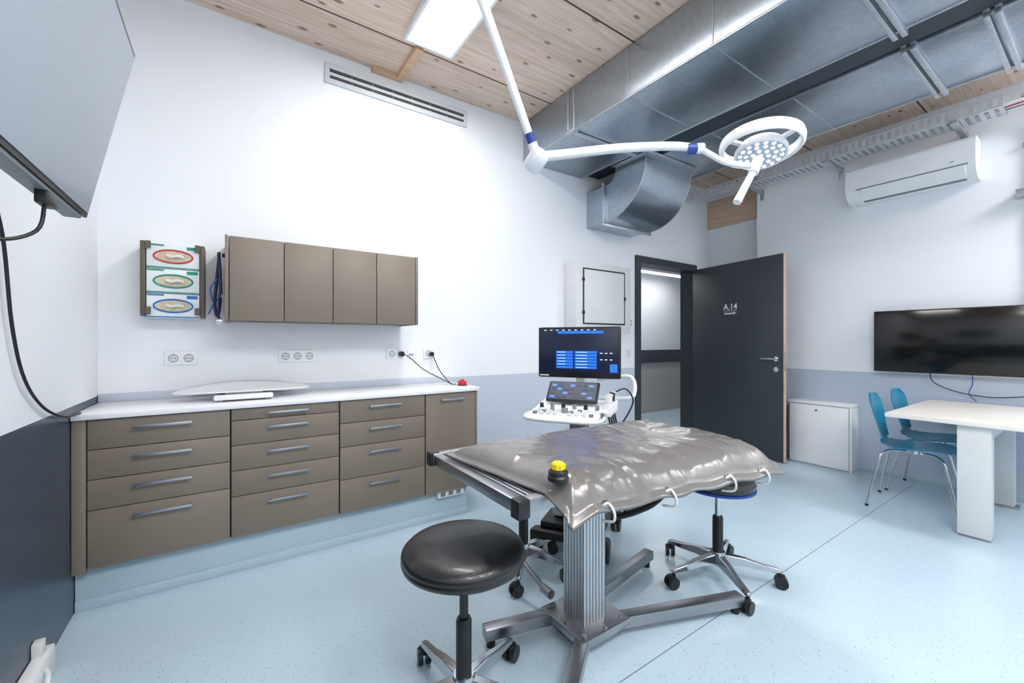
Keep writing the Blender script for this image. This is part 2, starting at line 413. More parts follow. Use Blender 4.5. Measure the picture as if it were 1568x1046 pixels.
# ------------------------------------------------------------ stethoscope
group('hanging_stethoscope',(-.03,2.95,1.75),world=True)
box('hook',(-.035,2.93,1.74),(-.019,2.96,1.76),m_black,.002)
tube('tube_loop',[(-.04,2.90,1.52),(-.045,2.915,1.66),(-.05,2.94,1.755),(-.05,2.97,1.74),(-.06,3.0,1.62),(-.07,2.99,1.48),(-.06,2.96,1.40),(-.05,2.93,1.42),(-.042,2.91,1.50)],.008,m_navy)
tube('yoke_tube',[(-.045,2.90,1.53),(-.05,2.88,1.45),(-.05,2.885,1.38)],.006,m_navy)
tube('ear_tube',[(-.055,2.99,1.5),(-.08,3.0,1.46),(-.10,3.02,1.41)],.004,m_blueink)
tube('ear_tube_2',[(-.055,2.99,1.62),(-.09,3.0,1.56),(-.075,3.02,1.47)],.004,m_blueink)
cyl('chest_piece',(-.06,2.885,1.365),(-.035,2.885,1.365),.02,m_chrome)

# ------------------------------------------------------------ outlets
def outlet(x,z,n,plugs=()):
    w=.072*n+.01
    group('wall_outlet',(x,YN,z),world=True)
    box('plate',(x-w/2,YN-.009,z-.041),(x+w/2,YN-.0005,z+.041),m_white,.003)
    for i in range(n):
        cx=x+(i-(n-1)/2)*.072
        cyl('socket_%d'%(i+1),(cx,YN-.0105,z),(cx,YN-.006,z),.023,m_lgrey)
        tube('socket_rim_%d'%(i+1),[(cx+.022*math.cos(a),YN-.0105,z+.022*math.sin(a)) for a in [2*math.pi*q/14 for q in range(14)]],.0016,m_grey,seg=5,n=2,closed=True)
        for dx in (-.0095,.0095): cyl('pin_hole',(cx+dx,YN-.0115,z),(cx+dx,YN-.01,z),.0032,m_black,seg=8)
        boxes('earth_clip',[((cx-.002,YN-.0115,z+.014),(cx+.002,YN-.01,z+.022)),((cx-.002,YN-.0115,z-.022),(cx+.002,YN-.01,z-.014))],m_grey)
outlet(-.235,1.152,2); outlet(.38,1.152,3)
outlet(1.02,1.155,1)
group('network_outlet',(1.17,YN,1.155),world=True)
box('plate',(1.145,YN-.008,1.12),(1.20,YN-.0005,1.19),m_white,.003); boxes('ports',[((1.155,YN-.0095,1.14),(1.168,YN-.007,1.155)),((1.175,YN-.0095,1.14),(1.188,YN-.007,1.155))],m_grey)
outlet(1.315,1.155,1)
group('power_cable',(1.2,3.0,1.0),world=True)
cyl('plug_1',(1.09,YN-.04,1.155),(1.09,YN-.001,1.155),.02,m_black)
tube('cable_1',[(1.09,YN-.04,1.155),(1.13,3.05,1.13),(1.22,3.0,1.04),(1.33,2.93,.97),(1.40,2.87,.926)],.0035,m_black,seg=8)
cyl('plug_2',(1.335,YN-.04,1.15),(1.335,YN-.011,1.15),.017,m_black)
tube('cable_2',[(1.335,YN-.04,1.15),(1.335,3.06,1.12),(1.36,3.0,1.02),(1.41,2.92,.93),(1.43,2.86,.926)],.0035,m_black,seg=8)
group('red_alarm_box',(1.45,2.8,.92),world=True)
box('body',(1.425,2.775,.924),(1.475,2.825,.955),m_red,.004); box('foot',(1.42,2.77,.92),(1.48,2.83,.926),m_black,.002); cyl('button',(1.45,2.8,.955),(1.45,2.8,.965),.014,m_red)
group('plinth_socket',(1.35,2.7,.17),world=True)
box('housing',(1.20,2.68,.155),(1.40,2.71,.203),m_white,.003); boxes('ports',[((1.22+i*.06,2.678,.165),(1.255+i*.06,2.681,.193)) for i in range(3)],m_grey)

# ------------------------------------------------------------ baby scale
group('baby_scale',(.08,2.9,.92),world=True)
box('base',(-.07,2.74,.930),(.21,2.98,.957),m_white,.008)
boxes('feet',[((-.06,2.75,.92),(-.03,2.78,.934)),((.17,2.75,.92),(.2,2.78,.934)),((-.06,2.94,.92),(-.03,2.97,.934)),((.17,2.94,.92),(.2,2.97,.934))],m_grey)
bm=bmesh.new(); nu,nv=48,16; G=[]
for i in range(nu+1):
    u=-1+2*i/nu; row=[]
    hw=.135*math.sqrt(max(0,1-abs(u)**2.4))+.012
    for j in range(nv+1):
        v=-1+2*j/nv
        x=.08+.335*u; y=2.90+v*hw+.01*(1-u*u)
        z=.966+.036*max(0,v)**2*(1-u*u)+.010*v*v-.004*u*u
        row.append(bm.verts.new((x,y,z)))
    G.append(row)
for i in range(nu):
    for j in range(nv): bm.faces.new((G[i][j],G[i+1][j],G[i+1][j+1],G[i][j+1]))
o=finish('tray',bm,m_white,True); md=o.modifiers.new('s','SOLIDIFY'); md.thickness=.007
box('neck',(-.02,2.80,.955),(.16,2.96,.966),m_lgrey,.003)

# ------------------------------------------------------------ air diffuser on wall
group('wall_air_diffuser',(1.1,YN,3.12),world=True)
x0,x1,z0,z1=.55,1.66,3.055,3.195
boxes('frame',[((x0+.03,YN-.012,z0),(x1-.03,YN-.0005,z0+.036)),((x0+.03,YN-.012,z1-.036),(x1-.03,YN-.0005,z1)),((x0,YN-.0125,z0),(x0+.0299,YN-.0005,z1)),((x1-.0299,YN-.0125,z0),(x1,YN-.0005,z1)),((x0+.03,YN-.011,z0+.058),(x1-.03,YN-.0005,z0+.080))],m_grille)
box('recess',(x0+.03,YN-.003,z0+.03),(x1-.03,YN-.0008,z1-.03),m_dark,0)
boxes('vanes',[((x0+.03+i*.15+.147,YN-.007,z0+.036),(x0+.03+i*.15+.155,YN-.0035,z1-.036)) for i in range(6)],m_grey)
boxes('blades',[((x0+.03,YN-.009,z0+.046),(x1-.03,YN-.0075,z0+.049)),((x0+.03,YN-.009,z0+.091),(x1-.03,YN-.0075,z0+.094))],m_grey)

# ------------------------------------------------------------ ducts
def ringY(x0,x1,z0,z1,y,t=.03,w=.012):
    return [((x0-t,y-w,z0),(x0,y+w,z1)),((x1,y-w,z0),(x1+t,y+w,z1)),((x0-t,y-w,z0-t),(x1+t,y+w,z0))]
group('ventilation_duct',(2.6,.5,3.1),world=True)
box('body',(2.25,YS+.01,2.915),(2.97,YN-.002,3.262),m_galv,.004)
boxes('flange',sum([ringY(2.25,2.97,2.915,3.262,y) for y in (.66,.70,-1.0)],[]),m_galv2,.002)
boxes('corner_seam',[((2.244,YS+.02,2.909),(2.256,YN-.01,2.921)),((2.964,YS+.02,2.909),(2.976,YN-.01,2.921))],m_galv2,.002)
boxes('cross_rib',[((2.26,y-.003,2.912),(2.96,y+.003,2.916)) for y in (1.3,1.9,2.5)]+[((2.247,y-.003,2.92),(2.251,y+.003,3.26)) for y in (1.3,1.9,2.5)],m_galv2)
for dy in (-.035,.035):
    cyl('hanger_rod',(2.225,2.45+dy,2.88),(2.225,2.45+dy,ZC-.002),.004,m_galv2,seg=8)
box('hanger_foot',(2.2,2.39,2.885),(2.25,2.51,2.90),m_galv2,.001)
boxes('hanger_rail',[((2.2,2.43,2.8965),(3.0,2.47,2.912))],m_galv2,.001)
group('ventilation_duct',(3.6,.5,3.1),world=True)
box('body',(3.26,YS+.01,2.95),(4.0,2.74,3.262),m_galv,.004)
boxes('flange',sum([ringY(3.26,4.0,2.95,3.262,y) for y in (.68,.72,.36,.40,-1.0)],[]),m_galv2,.002)
boxes('corner_seam',[((3.994,YS+.02,2.944),(4.006,2.73,2.956))],m_galv2,.002)
boxes('cross_rib',[((3.27,y-.003,2.947),(3.99,y+.003,2.951)) for y in (1.3,1.9)],m_galv2)
group('wall_duct_elbow',(3.4,2.8,2.7),world=True)
cy,cz,Ro,Ri=2.85,2.89,.47,.11
poly=[(3.128,2.42)]+[(cy-Ro*math.sin(R(a)),cz-Ro*math.cos(R(a))) for a in range(0,91,6)]+[(cy-Ro,2.948),(cy-Ri,2.948)]+[(cy-Ri*math.sin(R(a)),cz-Ri*math.cos(R(a))) for a in range(90,-1,-10)]+[(3.128,2.78)]
extrude('bend',poly,'x',3.06,3.73,m_galv,True,20)
boxes('flange',[((3.03,2.863,2.39),(3.76,2.887,2.42)),((3.03,2.863,2.78),(3.76,2.887,2.81)),((3.03,2.863,2.42),(3.06,2.887,2.78)),((3.73,2.863,2.42),(3.76,2.887,2.78)),
 ((3.03,cy-Ro-.03,2.925),(3.76,cy-Ro,2.948)),((3.03,cy-Ri,2.925),(3.76,cy-Ri+.03,2.948)),((3.03,cy-Ro,2.925),(3.06,cy-Ri,2.948)),((3.73,cy-Ro,2.925),(3.76,cy-Ri,2.948))],m_galv2,.002)
tube('seam',[(3.055,)+(cy-(Ro-.004)*math.sin(R(a)),cz-(Ro-.004)*math.cos(R(a))) for a in range(0,91,10)],.006,m_galv2,seg=6)
tube('seam_2',[(3.735,)+(cy-(Ro-.004)*math.sin(R(a)),cz-(Ro-.004)*math.cos(R(a))) for a in range(0,91,10)],.006,m_galv2,seg=6)
group('steel_beam',(3.11,.5,3.1),world=True)
boxes('i_section',[((3.0,YS+.01,2.965),(3.24,YN-.002,2.985)),((3.105,YS+.01,2.985),(3.125,YN-.002,3.25)),((3.0,YS+.01,3.25),(3.24,YN-.002,ZC-.001))],m_beam)

# ------------------------------------------------------------ cable tray
group('cable_tray',(4.8,1.8,3.02),world=True)
ty0,ty1=.50,3.0; tx0,tx1,tz0,tz1=4.70,4.92,2.98,3.07
L=[((tx0,ty0,tz0),(tx0+.002,ty1,tz0+.018)),((tx0,ty0,tz1-.016),(tx0+.003,ty1,tz1)),((tx1-.002,ty0,tz0),(tx1,ty1,tz0+.018)),((tx1-.003,ty0,tz1-.016),(tx1,ty1,tz1)),
   ((tx0+.003,ty0,tz0),(tx0+.03,ty1,tz0+.002)),((tx1-.03,ty0,tz0),(tx1-.003,ty1,tz0+.002)),((4.80,ty0,tz0),(4.82,ty1,tz0+.002)),((4.755,ty0,tz0),(4.77,ty1,tz0+.002)),((4.855,ty0,tz0),(4.87,ty1,tz0+.002))]
n=int((ty1-ty0)/.05)
for i in range(n+1):
    y=ty0+i*.05
    L+=[((tx0+.0003,y,tz0+.018),(tx0+.0018,y+.026,tz1-.016)),((tx1-.0018,y,tz0+.018),(tx1-.0003,y+.026,tz1-.016)),((tx0+.004,y,tz0+.0003),(tx1-.004,y+.026,tz0+.0017))]
boxes('perforated_channel',L,m_tray)
for i,y in enumerate((.75,1.6,2.35)):
    boxes('bracket_%d'%(i+1),[((tx0-.02,y-.02,2.95),(XE,y+.02,2.979)),((XE-.01,y-.02,2.88),(XE,y+.02,3.0))],m_galv2,.001)
for i in range(6):
    tube('cable_%d'%(i+1),[(4.74+i*.027,ty1-.05,2.995),(4.74+i*.027,1.8,2.992),(4.74+i*.027,.5,3.0),(4.78+i*.03,.42,3.05-i*.006),(4.93+i*.012,.40-i*.01,3.02),(5.04,.40-i*.018,2.90),(5.07,.40-i*.018,2.6),(5.07,.40-i*.018,1.6)],.007,(m_white,m_lgrey,m_redink,m_white,m_grey,m_white)[i],seg=6,n=5)
for i,z in enumerate((2.75,2.4)):
    box('wall_clamp_%d'%(i+1),(5.055,.28,z),(5.099,.44,z+.03),m_galv2,.002)
box('riser_box',(5.0,.32,2.36),(5.099,.47,2.42),m_galv2,.003)

# ------------------------------------------------------------ air conditioner
group('air_conditioner',(5.0,1.08,2.74),world=True)
poly=[(5.098,2.895),(4.93,2.895),(4.90,2.885),(4.882,2.86),(4.872,2.80),(4.87,2.73),(4.875,2.68),(4.89,2.64),(4.92,2.60),(4.96,2.577),(5.02,2.567),(5.098,2.565)]
extrude('body',poly,'y',.66,1.50,m_white,True,25)
poly2=[(4.866,2.665),(4.880,2.640),(4.912,2.598),(4.95,2.573),(4.955,2.578),(4.918,2.606),(4.888,2.646),(4.874,2.668)]
extrude('air_flap',poly2,'y',.72,1.38,m_white,True,30)
extrude('slot_line',[(4.8695,2.676),(4.8735,2.668),(4.878,2.668),(4.876,2.676)],'y',.70,1.42,m_grey,False)
box('outlet_slot',(4.955,.72,2.566),(4.99,1.38,2.575),m_grey,.001)
box('display',(4.866,.78,2.71),(4.872,.80,2.715),m_green,0)

# ------------------------------------------------------------ television right
group('television',(5.0,.78,1.25),world=True)
box('housing',(5.0,.22,.975),(5.035,1.32,1.53),m_black,.005)
box('screen',(4.997,.23,.99),(5.001,1.31,1.52),m_screen,.001)
box('wall_mount',(5.03,.6,1.1),(5.099,.95,1.4),m_black,.004)
tube('cable',[(5.045,.95,.99),(5.05,.93,.90),(5.06,.8,.83),(5.06,.6,.80),(5.06,.4,.83)],.004,m_black,seg=6)
tube('cable_2',[(5.045,.7,.99),(5.05,.7,.9),(5.05,.72,.82),(5.06,.68,.76)],.003,m_blue,seg=6)

# ------------------------------------------------------------ low cabinet
group('low_cabinet',(5.0,1.7,.3),world=True)
box('body',(4.905,1.46,.0),(5.098,1.99,.615),m_wlam,.003)
box('top',(4.885,1.45,.615),(5.098,2.0,.64),m_wlam,.003)
box('door_panel',(4.888,1.477,.012),(4.904,1.985,.608),m_wlam,.002)
box('side_strip',(4.885,1.45,.0),(4.904,1.472,.615),m_wlam,.002)
cyl('knob',(4.875,1.74,.56),(4.889,1.74,.56),.01,m_chrome)

# ------------------------------------------------------------ meeting table
group('meeting_table',(4.4,.53,0),world=True)
box('top',(3.86,.10,.715),(5.05,.96,.745),mat('table_laminate',C(232,226,218),.35),.006)
box('pedestal_front',(3.90,.46,.012),(3.99,.61,.715),m_lgrey,.004)
box('pedestal_back',(4.85,.46,.012),(4.94,.61,.715),m_lgrey,.004)
box('stretcher',(3.99,.49,.6),(4.85,.58,.69),m_lgrey,.003)
boxes('foot_plates',[((3.903,.463,0),(3.987,.607,.012)),((4.84,.44,0),(4.95,.63,.012))],m_steel,.002)

# ------------------------------------------------------------ shell chairs
def chair(loc,rz):
    group('dining_chair',loc,rotz=rz)
    cl=catmull([(0,-.22,.435),(0,-.17,.452),(0,-.05,.45),(0,.08,.44),(0,.155,.455),(0,.195,.51),(0,.215,.58),(0,.235,.68),(0,.255,.77),(0,.27,.84)],5)
    wk=[.13,.19,.215,.20,.14,.10,.115,.17,.175,.09]
    def W(t):
        q=t*(len(wk)-1); i=min(int(q),len(wk)-2); f=q-i; f=f*f*(3-2*f); return wk[i]*(1-f)+wk[i+1]*f
    bm=bmesh.new(); G=[]; nn=len(cl); nv=12
    for i,p in enumerate(cl):
        t=i/(nn-1); w=W(t); row=[]
        for j in range(nv+1):
            v=-1+2*j/nv
            dish=.018*v*v*(1 if t<.45 else 0); fw=.03*v*v if t>.55 else 0
            row.append(bm.verts.new((w*v,p.y-fw,p.z+dish)))
        G.append(row)
    for i in range(nn-1):
        for j in range(nv): bm.faces.new((G[i][j],G[i+1][j],G[i+1][j+1],G[i][j+1]))
    o=finish('shell',bm,m_teal,True,60); md=o.modifiers.new('s','SOLIDIFY'); md.thickness=.011; md.offset=-1
    s2=o.modifiers.new('ss','SUBSURF'); s2.levels=1; s2.render_levels=1
    cyl('seat_hub',(0,.0,.415),(0,.0,.438),.07,m_chrome)
    for i,(sx,sy) in enumerate(((-1,-1),(1,-1),(-1,1),(1,1))):
        tube('leg_%d'%(i+1),[(.03*sx,.05*sy,.42),(.10*sx,.12*sy,.425),(.155*sx,.165*sy,.40),(.175*sx,.18*sy,.34),(.205*sx,.215*sy,.16),(.225*sx,.24*sy,.008)],.0085,m_chrome,seg=10)
        cyl('glide_%d'%(i+1),(.225*sx,.24*sy,0),(.225*sx,.24*sy,.015),.011,m_black,seg=10)
chair((4.27,.885,0),R(5)); chair((4.80,.88,0),R(-2))

# ------------------------------------------------------------ stools
def stool(loc,sh,sr,rz,arm=.27,pillow=.075,blue=False):
    group('swivel_stool',loc,rotz=rz)
    if blue:
        lathe('seat',[(0,sh),(sr*.8,sh),(sr*.95,sh-.01),(sr,sh-.03),(sr*.97,sh-.055),(sr*.85,sh-.06),(0,sh-.06)],m_leather)
        lathe('seat_rim',[(sr*.9,sh-.056),(sr*1.0,sh-.058),(sr*1.0,sh-.068),(sr*.9,sh-.07)],m_blue)
        zb=sh-.07
    else:
        pr=[(0,sh+.004),(sr*.45,sh+.003),(sr*.75,sh-.001),(sr*.92,sh-.009),(sr*.985,sh-.022),(sr,sh-.034),(sr*.988,sh-.040),(sr*.988,sh-.043),(sr,sh-.048),(sr*.98,sh-.060),(sr*.88,sh-.074),(sr*.6,sh-.080),(0,sh-.080)]
        lathe('seat',pr,m_leather,seg=56,ang=60)
        zb=sh-.080
    lathe('seat_plate',[(0,zb),(sr*.55,zb),(sr*.5,zb-.012),(.04,zb-.02),(0,zb-.02)],m_black)
    tube('lift_lever',[(0,0,zb-.015),(.08,.02,zb-.02),(sr*.8,.04,zb-.015)],.005,m_chrome)
    cyl('piston',(0,0,.28),(0,0,zb-.015),.0145,m_chrome if blue else m_black)
    lathe('gas_sleeve',[(0,.33),(.022,.33),(.026,.32),(.026,.12),(.03,.1),(0,.1)],m_black)
    lathe('hub',[(0,.145),(.034,.145),(.04,.13),(.042,.085),(.034,.075),(0,.075)],m_chrome)
    for i in range(5):
        a=2*math.pi*i/5; d=Vector((math.cos(a),math.sin(a),0)); p=Vector((-d.y,d.x,0))
        bm=bmesh.new(); secs=[]
        for t,w,z0,z1 in ((.03,.026,.085,.135),(.35*arm+.03,.02,.085,.125),(arm*.7,.017,.078,.108),(arm,.015,.075,.095),(arm+.012,.010,.077,.09)):
            c=d*t; secs.append([bm.verts.new(c-p*w+Vector((0,0,z0))),bm.verts.new(c+p*w+Vector((0,0,z0))),bm.verts.new(c+p*w*.7+Vector((0,0,z1))),bm.verts.new(c-p*w*.7+Vector((0,0,z1)))])
        for s0,s1 in zip(secs,secs[1:]):
            for k in range(4): bm.faces.new((s0[k],s0[(k+1)%4],s1[(k+1)%4],s1[k]))
        bm.faces.new(secs[0]); bm.faces.new(secs[-1][::-1]); bmesh.ops.recalc_face_normals(bm,faces=bm.faces)
        o=finish('arm_%d'%(i+1),bm,m_chrome,True,50); bv=o.modifiers.new('b','BEVEL'); bv.width=.004; bv.segments=2
        c=d*arm; cyl('caster_stem_%d'%(i+1),c+Vector((0,0,.045)),c+Vector((0,0,.08)),.008,m_black,seg=10)
        a2=a+random.uniform(-1,1); dd=Vector((math.cos(a2),math.sin(a2),0)); pp=Vector((-dd.y,dd.x,0)); cc=c+dd*.012+Vector((0,0,.03))
        for s in (-1,1): cyl('caster_wheel_%d'%(i+1),cc+pp*s*.006,cc+pp*s*.024,.03,m_black,seg=24)
        box('caster_hood_%d'%(i+1),cc+Vector((-.02,-.02,.008)),cc+Vector((.02,.02,.038)),m_black,.012)
stool((.648,1.24,0),.585,.205,R(95),arm=.28)
stool((2.14,1.21,0),.55,.18,R(20),arm=.28,blue=True)
stool((1.34,1.86,0),.56,.17,R(-60),arm=.24)

# ------------------------------------------------------------ operating table
group('examination_table',(1.26,1.28,0),world=True)
dx0,dx1,dy0,dy1,dz=.675,1.88,.955,1.585,.80
boxes('frame_rails',[((dx0,dy0,dz-.045),(dx1,dy0+.035,dz)),((dx0,dy1-.035,dz-.045),(dx1,dy1,dz)),((dx0+.001,dy0+.035,dz-.044),(dx0+.04,dy1-.035,dz-.005)),((dx1-.04,dy0+.035,dz-.044),(dx1-.001,dy1-.035,dz-.001))],m_steel,.003)
box('deck_plate',(dx0+.03,dy0+.03,dz-.03),(dx1-.03,dy1-.03,dz-.02),m_steel,.001)
boxes('deck_ribs',[((dx0+.045+i*.018,dy0+.04,dz-.02),(dx0+.053+i*.018,dy1-.04,dz-.006)) for i in range(12)],m_alu,.001)
boxes('end_brackets',[((dx0-.012,dy0-.012,dz-.05),(dx0+.03,dy0+.03,dz+.004)),((dx0-.012,dy1-.03,dz-.05),(dx0+.03,dy1+.012,dz+.004))],m_black,.004)
boxes('accessory_rail',[((.95,dy0-.035,dz-.055),(1.8,dy0-.025,dz-.03)),((1.0,dy0-.03,dz-.05),(1.02,dy0+.005,dz-.035)),((1.7,dy0-.03,dz-.05),(1.72,dy0+.005,dz-.035))],m_steel,.002)
boxes('sub_frame',[((.9,1.10,dz-.085),(1.7,1.15,dz-.045)),((.9,1.40,dz-.085),(1.7,1.45,dz-.045)),((1.1,1.08,.70),(1.42,1.46,.73))],m_steel,.003)
cyl('tilt_tube',(1.0,1.02,dz-.075),(1.0,1.53,dz-.075),.018,m_steel)
box('drive_housing',(1.16,1.20,.60),(1.36,1.40,.715),m_alu,.006)
def side(n,w,d=.004):
    pts=[]; st=w/n
    for i in range(n):
        a=-w/2+i*st
        pts+=[(a,0),(a+st*.62,0),(a+st*.66,d),(a+st*.96,d)]
    return pts
def fluted(cx,cy,wx,wy,n):
    P=[]
    for t,o in side(n,wx): P.append((cx+t,cy-wy/2+o))
    for t,o in side(n,wy): P.append((cx+wx/2-o,cy+t))
    for t,o in side(n,wx): P.append((cx-t,cy+wy/2-o))
    for t,o in side(n,wy): P.append((cx-wx/2+o,cy-t))
    return P
extrude('column_outer',fluted(1.258,1.30,.125,.125,7),'z',.085,.60,m_alu,False)
extrude('column_inner',fluted(1.258,1.30,.108,.108,6),'z',.60,.66,m_alu,False)
box('base_plate',(1.13,1.17,.055),(1.40,1.44,.0855),m_steel,.003)
boxes('base_block',[((1.16,1.2,.015),(1.37,1.41,.055))],m_steel,.003)
for i,(bx,by) in enumerate(((1.155,1.195),(1.375,1.195),(1.155,1.415),(1.375,1.415),(1.265,1.19),(1.155,1.30))):
    cyl('bolt_%d'%(i+1),(bx,by,.085),(bx,by,.093),.011,m_steel,seg=6)
for i,(ax,ay,bx,by) in enumerate(((1.19,1.23,.88,1.0),(1.19,1.39,.86,1.47),(1.34,1.23,1.96,1.0),(1.34,1.39,1.95,1.50))):
    beam('foot_beam_%d'%(i+1),(ax,ay,.06),(bx,by,.06),.055,.048,m_steel,.004)
    d=Vector((bx-ax,by-ay,0)).normalized()
    cyl('levelling_foot_%d'%(i+1),(bx-d.x*.03,by-d.y*.03,0),(bx-d.x*.03,by-d.y*.03,.04),.018,m_black)
cyl('pedal_pivot',(1.20,1.45,.11),(1.20,1.51,.11),.02,m_steel); tube('pedal_bar',[(1.20,1.5,.11),(1.17,1.66,.2),(1.15,1.75,.28)],.012,m_steel)
tube('hand_grip',[(1.44,1.30,.455),(1.52,1.27,.465),(1.62,1.24,.49),(1.68,1.22,.53)],.022,m_black,flat=.6)
tube('grip_arm',[(1.50,1.28,.47),(1.46,1.27,.56),(1.42,1.26,.64),(1.40,1.26,.71)],.010,m_black)

# mattress
group('vacuum_mattress',(1.28,1.13,.83),world=True)
A=Vector((.70,1.50));B=Vector((.775,.845));Cc=Vector((1.83,.76));D=Vector((1.85,1.47))
nu,nv=220,140
def surf(u,v,top):
    p=(A*(1-u)+D*u)*(1-v)+(B*(1-u)+Cc*u)*v
    d=min(u,1-u)*1.1; e=min(v,1-v)*.68; edge=min(d,e)
    p=p.copy()
    fs=max(0,.955-p.y)
    hem=.026
    q=max(0,edge-hem)
    th=.004+.040*min(1,q/.065)**.5
    z=.804
    drop=fs*.16+fs*fs*.8
    corner=min(1,max(0,(.955-p.y)/.11))*min(1,max(0,(.87-p.x)/.1))
    drop+=.028*corner
    hemd=max(0,1-edge/.05) if (v>.5 and e<=d+.02) else 0
    drop+=.014*hemd*min(1,fs/.06)
    w=noise.noise(Vector((p.x*3.5,p.y*3.5,1)))*.008
    rdg=0
    for s,a in ((5,.0055),(11,.0036),(24,.0014)):
        if e<d: vv=Vector((p.x*s*1.3,p.y*s*.45,7.3+s))
        else: vv=Vector((p.x*s*.45,p.y*s*1.3,7.3+s))
        nn_=noise.noise(vv)
        rdg+=a*(1-2.2*math.sqrt(nn_*nn_+.0009))
    ef=1 if edge<.12 else max(.35,1-(edge-.12)*5)
    ef=ef*(1+.5*max(0,v-.5))
    fold=math.sin(p.x*30+noise.noise(Vector((p.x*4,0,0)))*3)*.005*min(1,fs/.12)
    base=z-drop+fold
    k=min(1,q/.03)
    if top: return Vector((p.x,p.y,base+th+k*w+rdg*ef*(.25+.75*k)))
    return Vector((p.x,p.y,base))
bm=bmesh.new(); Tp=[];Bt=[]
for i in range(nu+1):
    Tp.append([bm.verts.new(surf(i/nu,j/nv,True)) for j in range(nv+1)])
    Bt.append([bm.verts.new(surf(i/nu,j/nv,False)-Vector((0,0,.002))) for j in range(nv+1)])
for i in range(nu):
    for j in range(nv):
        bm.faces.new((Tp[i][j],Tp[i][j+1],Tp[i+1][j+1],Tp[i+1][j])); bm.faces.new((Bt[i][j],Bt[i+1][j],Bt[i+1][j+1],Bt[i][j+1]))
for i in range(nu):
    bm.faces.new((Tp[i][0],Tp[i+1][0],Bt[i+1][0],Bt[i][0])); bm.faces.new((Tp[i][nv],Bt[i][nv],Bt[i+1][nv],Tp[i+1][nv]))
for j in range(nv):
    bm.faces.new((Tp[0][j],Bt[0][j],Bt[0][j+1],Tp[0][j+1])); bm.faces.new((Tp[nu][j],Tp[nu][j+1],Bt[nu][j+1],Bt[nu][j]))
bmesh.ops.recalc_face_normals(bm,faces=bm.faces)
finish('cushion',bm,m_mat,True,180)
for i,u in enumerate((.13,.38,.68,.88)):
    p=surf(u,.975,True); x,y,z=p
    tube('eyelet_%d'%(i+1),[(x+.011*math.cos(a),y+.008*math.sin(a),z+.003+.006*math.sin(a)) for a in [2*math.pi*q/12 for q in range(12)]],.003,m_chrome,seg=6,n=2,closed=True)
    tube('rope_%d'%(i+1),[(x-.015,y+.03,z-.03),(x-.012,y-.002,z+.0),(x-.002,y-.012,z+.006),(x+.01,y-.022,z-.02),(x+.016,y-.012,z-.05),(x+.012,y+.03,z-.06)],.0042,m_rope,seg=8)
vp=Vector((.795,.93,.846))
lathe('valve_base',[(0,0),(.031,0),(.031,.010),(.027,.015),(.029,.019),(.029,.026),(.022,.032),(0,.032)],m_black,T=Matrix.Translation(vp))
lathe('valve_cap',[(0,.052),(.015,.052),(.019,.048),(.019,.032),(0,.032)],m_yellow,T=Matrix.Translation(vp))
for q in range(10):
    a=q*math.pi/5; cyl('cap_rib_%d'%q,vp+Vector((.019*math.cos(a),.019*math.sin(a),.033)),vp+Vector((.019*math.cos(a),.019*math.sin(a),.047)),.003,m_yellow,seg=6)

# ------------------------------------------------------------ ultrasound machine
group('ultrasound_machine',(1.84,1.95,0),rotz=R(-57))
for i,(sx,sy) in enumerate(((-1,-1),(1,-1),(-1,1),(1,1))):
    c=Vector((.20*sx,.22*sy-.01,0))
    for s in (-1,1): cyl('wheel_%d'%(i+1),c+Vector((s*.008,0,.055)),c+Vector((s*.028,0,.055)),.055,m_black,seg=28)
    box('wheel_hood_%d'%(i+1),c+Vector((-.034,-.05,.05)),c+Vector((.034,.05,.13)),m_black,.02)
box('base_deck',(-.19,-.22,.11),(.19,.22,.17),m_black,.02)
box('foot_bumper',(-.23,-.29,.09),(.23,-.24,.14),m_black,.015)
box('trunk',(-.14,-.14,.17),(.14,.20,.68),m_lgrey,.025)
boxes('vent_slots',[((-.1,-.143,.25+i*.025),(.1,-.139,.26+i*.025)) for i in range(8)],m_black)
box('lift_column',(-.05,-.05,.68),(.05,.08,.84),m_grey,.01)
poly=[(-.40,.812),(-.415,.825),(-.405,.842),(-.27,.857),(-.18,.872),(-.05,.89),(-.02,.88),(-.02,.835),(-.2,.80)]
extrude('console',poly,'x',-.20,.20,m_white,True,35)
tube('console_handle',[(-.20,-.26,.835),(-.222,-.36,.83),(-.18,-.435,.823),(0,-.45,.822),(.18,-.435,.823),(.222,-.36,.83),(.20,-.26,.835)],.011,m_lgrey)
cyl('trackball',(0,-.33,.845),(0,-.33,.876),.022,m_grey,r2=.016)
K=[];K2=[]
for i in range(9):
    for j in range(3):
        x=-.16+i*.04
        if abs(x)<.04 and j<2: continue
        y=-.385+j*.038; z=.847+(y+.40)*.11
        (K2 if (i*3+j)%4==0 else K).append(((x-.012,y-.010,z-.004),(x+.012,y+.010,z+.010)))
boxes('keys',K,m_lgrey,.003); boxes('dark_keys',K2,m_grey,.003)
for i in range(6):
    x=-.165+i*.066; cyl('knob_%d'%(i+1),(x,-.245,.855),(x,-.245,.886),.013,m_grey if i%2 else m_black,r2=.010)
TP=Vector((0,-.155,.945)); Rm=Matrix.Rotation(R(-42),4,'X')
def tp(name,lo,hi,m,bev=0):
    bm=bmesh.new(); _box(bm,lo,hi,bev); bm.transform(Matrix.Translation(TP)@Rm); return finish(name,bm,m,bev>0,40)
tp('touch_panel',(-.155,-.010,-.072),(.155,.012,.072),m_black,.006)
tp('touch_screen',(-.143,-.0125,-.062),(.143,-.0095,.062),m_scr2)
